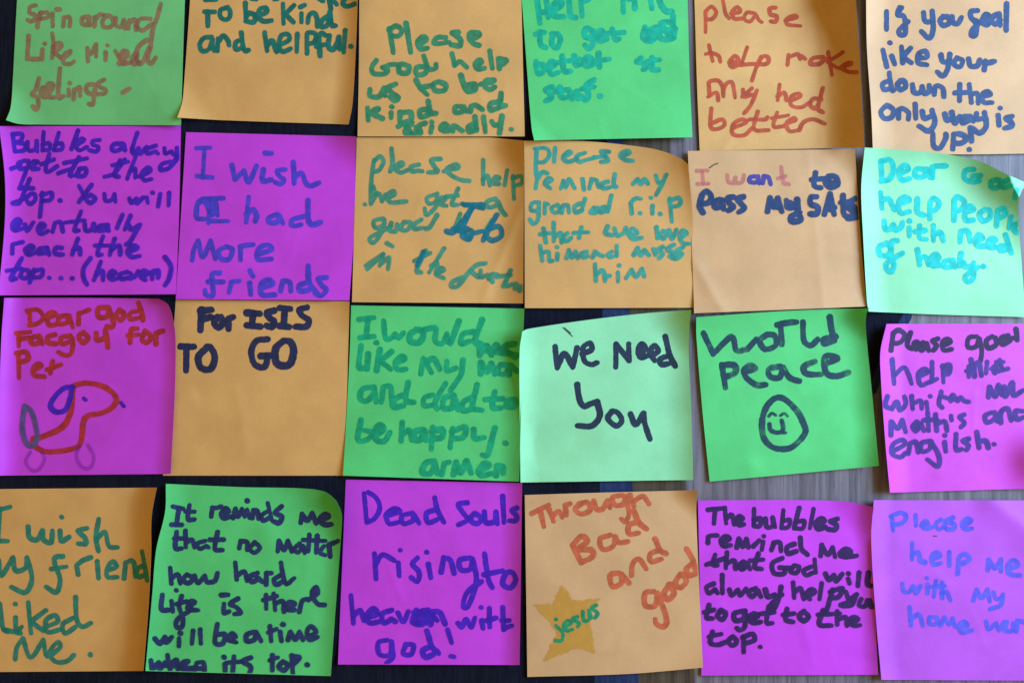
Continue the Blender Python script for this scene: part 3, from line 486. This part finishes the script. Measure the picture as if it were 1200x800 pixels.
# ------------------------------------------------------------------ table and the reflections painted under the notes
def wood():
    m = bpy.data.materials.new('grey_wood_laminate')
    nt, ns, lk, p = nodes_of(m)
    tc = N(nt, 'ShaderNodeTexCoord'); v = tc.outputs['Object']
    sep = N(nt, 'ShaderNodeSeparateXYZ'); lk.new(v, sep.inputs[0])
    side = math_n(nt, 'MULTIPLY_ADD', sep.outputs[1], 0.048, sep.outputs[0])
    grey = contrast(nt, side, 0.0738, 0.0754)                         # brown band, then grey: table-top reflections painted into the wood colour
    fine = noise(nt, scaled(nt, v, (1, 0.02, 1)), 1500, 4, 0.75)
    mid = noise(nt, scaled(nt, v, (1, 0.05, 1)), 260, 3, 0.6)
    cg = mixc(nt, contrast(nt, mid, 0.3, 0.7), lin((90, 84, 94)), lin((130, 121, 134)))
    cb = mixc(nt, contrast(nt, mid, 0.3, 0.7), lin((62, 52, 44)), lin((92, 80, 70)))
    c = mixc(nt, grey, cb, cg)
    c = mixc(nt, math_n(nt, 'MULTIPLY', contrast(nt, fine, 0.52, 0.68), 0.75), c, mixc(nt, 1.0, c, (0.22, 0.20, 0.20), 'MULTIPLY'))
    lk.new(c, p.inputs['Base Color'])
    p.inputs['Roughness'].default_value = 0.42
    p.inputs['Specular IOR Level'].default_value = 0.3
    b = N(nt, 'ShaderNodeBump'); b.inputs['Strength'].default_value = 0.25; b.inputs['Distance'].default_value = 0.0002
    lk.new(fine, b.inputs['Height']); lk.new(b.outputs[0], p.inputs['Normal'])
    return m

def painted_reflection(name, a, b_):  # streaky colour standing in for reflections in the glossy table top
    m = bpy.data.materials.new(name)
    nt, ns, lk, p = nodes_of(m)
    tc = N(nt, 'ShaderNodeTexCoord'); v = tc.outputs['Object']
    grain = noise(nt, scaled(nt, v, (1, 0.10, 1)), 1000, 3, 0.65)
    blot = noise(nt, v, 60, 3)
    f = math_n(nt, 'MULTIPLY_ADD', contrast(nt, blot, 0.3, 0.7), 0.4, math_n(nt, 'MULTIPLY', contrast(nt, grain, 0.35, 0.7), 0.6))
    lk.new(mixc(nt, f, lin(a), lin(b_)), p.inputs['Base Color'])
    p.inputs['Roughness'].default_value = 0.9
    p.inputs['Specular IOR Level'].default_value = 0.1
    b = N(nt, 'ShaderNodeBump'); b.inputs['Strength'].default_value = 0.4; b.inputs['Distance'].default_value = 0.0003
    lk.new(grain, b.inputs['Height']); lk.new(b.outputs[0], p.inputs['Normal'])
    return m

def slab(name, pts, z0, z1, mat, parent=None):
    """a flat sheet with a real thickness, from a polygon in photo pixels"""
    p = np.array(pts, float)
    x, y = (p[:, 0] - 600) * S, (400 - p[:, 1]) * S
    n = len(p)
    verts = [(a, b, z1) for a, b in zip(x, y)] + [(a, b, z0) for a, b in zip(x, y)]
    faces = [tuple(range(n))[::-1], tuple(range(n, 2 * n))] + [(i, (i + 1) % n, n + (i + 1) % n, n + i) for i in range(n)]
    o = mesh_object(name, verts, faces, mat, parent, smooth=False)
    return o

import bmesh
def fix_normals(o):
    bm = bmesh.new(); bm.from_mesh(o.data); bmesh.ops.recalc_face_normals(bm, faces=bm.faces); bm.to_mesh(o.data); bm.free()

WOOD = wood()
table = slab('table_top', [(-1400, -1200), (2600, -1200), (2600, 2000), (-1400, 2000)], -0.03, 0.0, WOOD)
table['kind'] = 'structure'
NAVY = painted_reflection('navy_reflection', (12, 14, 27), (25, 29, 48))
BLUE = painted_reflection('blue_reflection', (28, 40, 76), (50, 64, 106))
c1 = slab('dark_reflection', [(-700, -400), (714, -400), (711, 163), (706, 358), (703, 565), (697, 790), (690, 1200), (-700, 1200)], 0.00005, 0.0005, NAVY)  # dark reflection in the table top, built as a thin coloured sheet
c1['label'] = 'dark navy painted reflection under the notes on the left and middle of the table'
c1['category'] = 'painted_reflection'
h1 = slab('reflection_edge', [(714, -400), (728, -400), (731, 163), (738, 358), (741, 565), (748, 790), (756, 1200), (690, 1200), (697, 790), (703, 565), (706, 358), (711, 163)], 0.00005, 0.00055, BLUE, c1)  # blue strip of that reflection, also a coloured sheet
h1['label'] = 'lighter blue edge of the painted reflection'
c2 = slab('reflection_patch', [(985, 340), (1056, 342), (1058, 368), (1046, 390), (1030, 420), (1020, 452), (1000, 468), (985, 440)], 0.00005, 0.0005, NAVY)  # smaller dark reflection, added as its own coloured sheet
c2['label'] = 'small dark navy painted reflection showing between the green smiley note and the bright pink note'
c2['category'] = 'painted_reflection'
h2 = slab('reflection_edge', [(1056, 342), (1068, 343), (1068, 372), (1054, 398), (1038, 428), (1026, 460), (1000, 468), (1020, 452), (1030, 420), (1046, 390), (1058, 368)], 0.00005, 0.00055, BLUE, c2)  # its lighter blue end, reflected light put into the colour
h2['label'] = 'lighter blue edge of the painted reflection'
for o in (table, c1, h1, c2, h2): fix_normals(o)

# ------------------------------------------------------------------ building a note
def parse(s):
    return np.array([[float(q) for q in t.split(',')] for t in s.split()], float)

def edge_fn(s):
    """smooth curve through the edge's points, by share of its length"""
    p = parse(s)
    d = np.concatenate([[0], np.cumsum(np.linalg.norm(np.diff(p, axis=0), axis=1))]); d /= d[-1]
    if len(p) == 2:
        return lambda t: p[0] + np.asarray(t)[..., None] * (p[1] - p[0])
    m = np.zeros_like(p)
    h = np.diff(d)[:, None]; sl = np.diff(p, axis=0) / h
    m[0], m[-1] = sl[0], sl[-1]
    m[1:-1] = (sl[:-1] * h[:-1] + sl[1:] * h[1:]) / (h[1:] + h[:-1])
    def f(t):
        t = np.asarray(t, float)
        i = np.clip(np.searchsorted(d, t, side='right') - 1, 0, len(p) - 2)
        hh = (d[i + 1] - d[i])[..., None]; q = ((t - d[i])[..., None]) / hh
        h00 = 2*q**3 - 3*q**2 + 1; h10 = q**3 - 2*q**2 + q; h01 = -2*q**3 + 3*q**2; h11 = q**3 - q**2
        return h00 * p[i] + h10 * hh * m[i] + h01 * p[i + 1] + h11 * hh * m[i + 1]
    return f

def sstep(x):
    x = np.clip(x, 0, 1)
    return x * x * (3 - 2 * x)

class Sheet:
    def __init__(self, n, seed):
        self.T, self.R, self.B, self.L = (edge_fn(n[k]) for k in ('top', 'right', 'bottom', 'left'))
        self.curl = list(n['curl'])
        self.z0 = 0.00075 + 0.00042 * n['layer']
        r = random.Random(seed)
        self.w = [(r.uniform(.5, 1.6), r.uniform(.5, 1.6), r.uniform(0, 6.28), r.uniform(.05, .12)) for _ in range(4)]
        for _ in range(3):                                # handling marks: soft dents and short creases
            self.curl.append(('dent', r.uniform(.1, .9), r.uniform(.2, .9), r.uniform(.04, .10), r.uniform(.05, .16)))
            a, b, g = r.uniform(.1, .9), r.uniform(.25, .9), r.uniform(0, 3.14)
            self.curl.append(('crease', a, b, a + .22 * math.cos(g), b + .22 * math.sin(g), r.uniform(.05, .13), r.uniform(.012, .03)))
    def px(self, u, v):
        u, v = np.asarray(u, float), np.asarray(v, float)
        U, V = u[..., None], v[..., None]
        c00, c10, c01, c11 = self.T(0.0), self.T(1.0), self.B(0.0), self.B(1.0)
        return ((1 - V) * self.T(u) + V * self.B(u) + (1 - U) * self.L(v) + U * self.R(v)
                - ((1 - U) * (1 - V) * c00 + U * (1 - V) * c10 + (1 - U) * V * c01 + U * V * c11))
    def z(self, u, v):
        z = 0.0 * u
        for c in self.curl:
            k = c[0]
            if k in ('L', 'R', 'T', 'B'):
                d = {'L': u, 'R': 1 - u, 'T': v, 'B': 1 - v}[k]
                z = z + c[1] * np.clip(1 - d / c[2], 0, 1) ** 2
            elif k in ('TL', 'TR', 'BL', 'BR'):
                a = u if k[1] == 'L' else 1 - u
                b = v if k[0] == 'T' else 1 - v
                z = z + c[1] * np.clip(1 - (a + b) / (c[2] * 1.25), 0, 1) ** 2
            elif k == 'peel':                              # corner that lifts, bends over a ridge and flares out
                d = (1 - u) + v
                t = np.clip(1 - d / c[2], 0, 1)
                z = z + c[1] * ((np.minimum(t, .83) / .83) ** 2.2 - 0.8 * np.clip((t - .81) / .19, 0, 1) ** 1.2)
            elif k == 'dent':
                z = z + c[4] * np.exp(-(((u - c[1]) ** 2 + (v - c[2]) ** 2) / c[3] ** 2))
            elif k == 'crease':
                a, b = np.array(c[1:3]), np.array(c[3:5])
                e = b - a; L = np.hypot(*e)
                s = ((u - a[0]) * e[0] + (v - a[1]) * e[1]) / L ** 2
                dd = ((u - a[0]) * e[1] - (v - a[1]) * e[0]) / L
                fade = sstep((s + .25) / .35) * sstep((1.25 - s) / .35)
                z = z + c[5] * np.exp(-np.abs(dd / c[6]) ** 1.5) * fade
        for fu, fv, ph, am in self.w:
            z = z + am * (1 + np.sin(6.28 * (fu * u + fv * v) + ph)) * 0.8 * sstep(v * 2.5)
        return self.z0 + np.maximum(z, 0) * 0.00115
    def uv(self, p):
        """photo pixel -> place on the sheet"""
        p = np.asarray(p, float)
        uv = np.full(p.shape, .5)
        for _ in range(9):
            q = self.px(uv[:, 0], uv[:, 1])
            e = 1e-3
            ju = (self.px(uv[:, 0] + e, uv[:, 1]) - q) / e
            jv = (self.px(uv[:, 0], uv[:, 1] + e) - q) / e
            r = p - q
            det = ju[:, 0] * jv[:, 1] - ju[:, 1] * jv[:, 0]
            uv[:, 0] += np.clip((r[:, 0] * jv[:, 1] - r[:, 1] * jv[:, 0]) / det, -.4, .4)
            uv[:, 1] += np.clip((ju[:, 0] * r[:, 1] - ju[:, 1] * r[:, 0]) / det, -.4, .4)
            uv = np.clip(uv, -.05, 1.05)
        return uv

GRID = 72
def build_sheet(sh, mat):
    g = np.linspace(0, 1, GRID + 1)
    U, V = np.meshgrid(g, g)
    u, v = U.ravel(), V.ravel()
    p = sh.px(u, v); z = sh.z(u, v)
    top = to_world(p[:, 0], p[:, 1], z)
    bot = top - np.array([0, 0, 0.00011])
    n = GRID + 1; k = n * n
    idx = np.arange(k).reshape(n, n)
    a, b, c, d = idx[:-1, :-1].ravel(), idx[1:, :-1].ravel(), idx[1:, 1:].ravel(), idx[:-1, 1:].ravel()
    f = [np.stack([a, b, c, d], 1), np.stack([a, d, c, b], 1) + k]
    ring = np.concatenate([idx[0, :-1], idx[:-1, -1], idx[-1, :0:-1], idx[:0:-1, 0]])
    nx = np.roll(ring, -1)
    rim = np.stack([ring, nx, nx + k, ring + k], 1)
    nv = 2 * k                                     # the rim keeps its own vertices so the sheet shades as thin paper
    ring_v = np.concatenate([top[ring], bot[ring]])
    m = len(ring); i = np.arange(m); j = (i + 1) % m
    rim = np.stack([i, j, j + m, i + m], 1) + nv
    verts = np.concatenate([top, bot, ring_v])
    faces = np.concatenate(f + [rim])
    cx = sh.px(np.array([.5]), np.array([.5]))[0]
    origin = to_world(cx[0], cx[1], sh.z0)
    o = mesh_object('sticky_note', verts, faces, mat, None, True, origin)
    return o, origin

# ------------------------------------------------------------------ pen strokes
def spline(txt, off, k, rng):
    """points of one stroke (a corner is marked |) -> dense polyline in photo pixels"""
    runs = [[]]
    for t in txt.split():
        c = t.endswith('|')
        q = [float(w) for w in t.rstrip('|').split(',')]
        q = [off[0] + q[0] * k + rng.gauss(0, .12), off[1] + q[1] * k + rng.gauss(0, .12)]
        runs[-1].append(q)
        if c: runs.append([q])
    out = []
    for r in runs:
        r = np.array(r)
        if len(r) < 3:
            out.append(r if not out or len(r) > 1 else r[:0]); continue
        p = np.concatenate([[2 * r[0] - r[1]], r, [2 * r[-1] - r[-2]]])
        for i in range(1, len(p) - 2):
            t = np.linspace(0, 1, 7)[:, None]
            a, b, c, d = p[i - 1], p[i], p[i + 1], p[i + 2]
            out.append(.5 * (2 * b + (c - a) * t + (2 * a - 5 * b + 4 * c - d) * t ** 2 + (3 * b - a - 3 * c + d) * t ** 3))
    p = np.concatenate(out)
    if len(p) > 1:
        keep = np.concatenate([[True], np.linalg.norm(np.diff(p, axis=0), axis=1) > .05])
        p = p[keep]
    return p

def vnoise(x, y, seed):
    r = np.random.RandomState(seed % 100000).uniform(-1, 1, (64, 64))
    xi, yi = np.floor(x).astype(int), np.floor(y).astype(int)
    fx, fy = sstep(x - xi), sstep(y - yi)
    a, b = r[xi % 64, yi % 64], r[(xi + 1) % 64, yi % 64]
    c, d = r[xi % 64, (yi + 1) % 64], r[(xi + 1) % 64, (yi + 1) % 64]
    return (a * (1 - fx) + b * fx) * (1 - fy) + (c * (1 - fx) + d * fx) * fy

STEP = 0.62
def contour(F, x, y, attrs):
    """the region F<0 of a grid as polygons: the outline of a pen stroke"""
    ny, nx = F.shape
    X, Y = np.meshgrid(x, y)
    ins = F < 0
    ids = -np.ones(F.shape, int)
    ids[ins] = np.arange(ins.sum())
    pts = [np.stack([X[ins], Y[ins]], 1)]; at = [np.stack([a[ins] for a in attrs], 1)]
    cnt = int(ins.sum())
    def cross(sel_a, sel_b, A, B):
        nonlocal cnt
        out = -np.ones(sel_a.shape, int)
        m = sel_a != sel_b
        fa, fb = F[A][m], F[B][m]
        t = (fa / (fa - fb))
        pts.append(np.stack([X[A][m] + t * (X[B][m] - X[A][m]), Y[A][m] + t * (Y[B][m] - Y[A][m])], 1))
        aa = np.stack([a[A][m] + t * (a[B][m] - a[A][m]) for a in attrs], 1); aa[:, 0] = 0
        at.append(aa)
        out[m] = cnt + np.arange(m.sum()); cnt += int(m.sum())
        return out
    h = cross(ins[:, :-1], ins[:, 1:], (slice(None), slice(None, -1)), (slice(None), slice(1, None)))
    v = cross(ins[:-1, :], ins[1:, :], (slice(None, -1), slice(None)), (slice(1, None), slice(None)))
    faces = []
    a, b, c, d = ids[:-1, :-1], ids[:-1, 1:], ids[1:, 1:], ids[1:, :-1]
    full = (a >= 0) & (b >= 0) & (c >= 0) & (d >= 0)
    for q in np.stack([a[full], d[full], c[full], b[full]], 1): faces.append(tuple(q))
    part = ~full & ((a >= 0) | (b >= 0) | (c >= 0) | (d >= 0))
    for j, i in zip(*np.nonzero(part)):
        loop = [ids[j, i], v[j, i], ids[j + 1, i], h[j + 1, i], ids[j + 1, i + 1], v[j, i + 1], ids[j, i + 1], h[j, i]]
        loop = [q for q in loop if q >= 0]
        if len(loop) >= 3: faces.append(tuple(loop))
    return np.concatenate(pts), np.concatenate(at), faces

def stroke_shape(p, width, seed):
    r0 = width / 2
    lo, hi = p.min(0) - r0 * 1.5, p.max(0) + r0 * 1.5
    x, y = np.arange(lo[0], hi[0], STEP), np.arange(lo[1], hi[1], STEP)
    X, Y = np.meshgrid(x, y)
    if len(p) == 1: p = np.concatenate([p, p + [[.6, .3]]])
    a, b = p[:-1], p[1:]
    e = b - a; L = np.linalg.norm(e, axis=1)
    s0 = np.concatenate([[0], np.cumsum(L)])
    best = np.full(X.shape, 1e9); lat = np.zeros(X.shape); alo = np.zeros(X.shape)
    rad = r0 * (1 + 0.09 * vnoise(s0 / 9.0, s0 * 0 + seed % 50, seed))
    rad[-1] *= .92
    for i in range(len(a)):
        t = np.clip(((X - a[i, 0]) * e[i, 0] + (Y - a[i, 1]) * e[i, 1]) / max(L[i] ** 2, 1e-9), 0, 1)
        dx, dy = X - a[i, 0] - t * e[i, 0], Y - a[i, 1] - t * e[i, 1]
        dd = np.hypot(dx, dy) - (rad[i] + t * (rad[i + 1] - rad[i]))
        m = dd < best
        best = np.where(m, dd, best)
        lat = np.where(m, (dx * e[i, 1] - dy * e[i, 0]) / max(L[i], 1e-9) / r0, lat)
        alo = np.where(m, s0[i] + t * L[i] + seed % 977, alo)
    best = best + r0 * (.07 * vnoise(X / 1.6, Y / 1.6, seed + 7) + .05 * vnoise(X / 4.0, Y / 4.0, seed + 9))
    return contour(best, x, y, [np.clip(-best / r0, 0, 1), lat, alo])

def fill_shape(p, seed):
    lo, hi = p.min(0) - 2, p.max(0) + 2
    x, y = np.arange(lo[0], hi[0], STEP), np.arange(lo[1], hi[1], STEP)
    X, Y = np.meshgrid(x, y)
    inside = np.zeros(X.shape, bool); dist = np.full(X.shape, 1e9)
    for i in range(len(p)):
        a, b = p[i], p[(i + 1) % len(p)]
        e = b - a
        t = np.clip(((X - a[0]) * e[0] + (Y - a[1]) * e[1]) / (e @ e), 0, 1)
        dist = np.minimum(dist, np.hypot(X - a[0] - t * e[0], Y - a[1] - t * e[1]))
        cr = ((a[1] > Y) != (b[1] > Y)) & (X < (b[0] - a[0]) * (Y - a[1]) / (b[1] - a[1] + 1e-12) + a[0])
        inside ^= cr
    F = np.where(inside, -dist, dist) - 1.0 + 1.1 * vnoise(X / 2.2, Y / 2.2, seed) + .8 * vnoise(X / 6, Y / 6, seed + 3)
    return contour(F, x, y, [np.clip(-F / 6, 0, 1), (X + Y) / 8, (X - Y)])

lift_count = 0
def pen_mesh(name, sh, origin, parent, ink_name, width, text, off, k, seed, level):
    rng = random.Random(seed)
    V, A, Fc = [], [], []
    base = 0
    strokes = [s for s in (q.strip() for q in text.replace('\n', ' ').split(';')) if s]
    for i, s in enumerate(strokes):
        if width == 0:
            P, at, fc = fill_shape(parse(s) * k + np.array(off, float), seed)
        else:
            P, at, fc = stroke_shape(spline(s, off, k, rng), 0.98 * width * rng.uniform(.93, 1.07), seed * 31 + i * 7 + 3)
        uv = sh.uv(P)
        out = (uv < 0.004) | (uv > 0.996)
        if out.any():                                       # a stroke stops at the edge of the paper
            uv = np.clip(uv, .004, .996)
            m = out.any(1)
            P[m] = sh.px(uv[m, 0], uv[m, 1])
        bad = out.any(1)
        z = sh.z(uv[:, 0], uv[:, 1]) + 0.00005 + level + 0.0000022 * i
        V.append(to_world(P[:, 0], P[:, 1], z)); A.append(at)
        Fc += [tuple(q + base for q in f) for f in fc if not all(bad[q] for q in f)]
        base += len(P)
    o = mesh_object(name, np.concatenate(V), Fc, INK[ink_name], parent, True, origin)
    at = np.concatenate(A)
    layer = o.data.attributes.new('stroke', 'FLOAT_VECTOR', 'POINT')
    layer.data.foreach_set('vector', at.astype(np.float32).ravel())
    return o

for i, n in enumerate(NOTES):
    sh = Sheet(n, 11 + i)
    t, origin = build_sheet(sh, PAPER[n['paper']])
    t['label'] = n['label']
    t['category'] = 'sticky note'
    t['group'] = 'sticky notes laid out in rows'
    level = 0.0
    for j, (ik, w, txt) in enumerate(n['writing']):
        nm = 'pencil_mark' if ik == 'pencil' else 'handwriting'
        pen_mesh(nm, sh, origin, t, ik, w, txt, n['off'], n['sc'], 100 + i * 17 + j, level)
        level += 0.00006
    if 'drawing' in n:
        nm, parts = n['drawing']
        main = None
        for j, (ik, w, txt, sub) in enumerate(parts):
            o = pen_mesh(sub or nm, sh, origin, main or t, ik, w, txt, n['off'], n['sc'], 900 + i * 13 + j, level)
            if main is None: main = o
            level += 0.00002
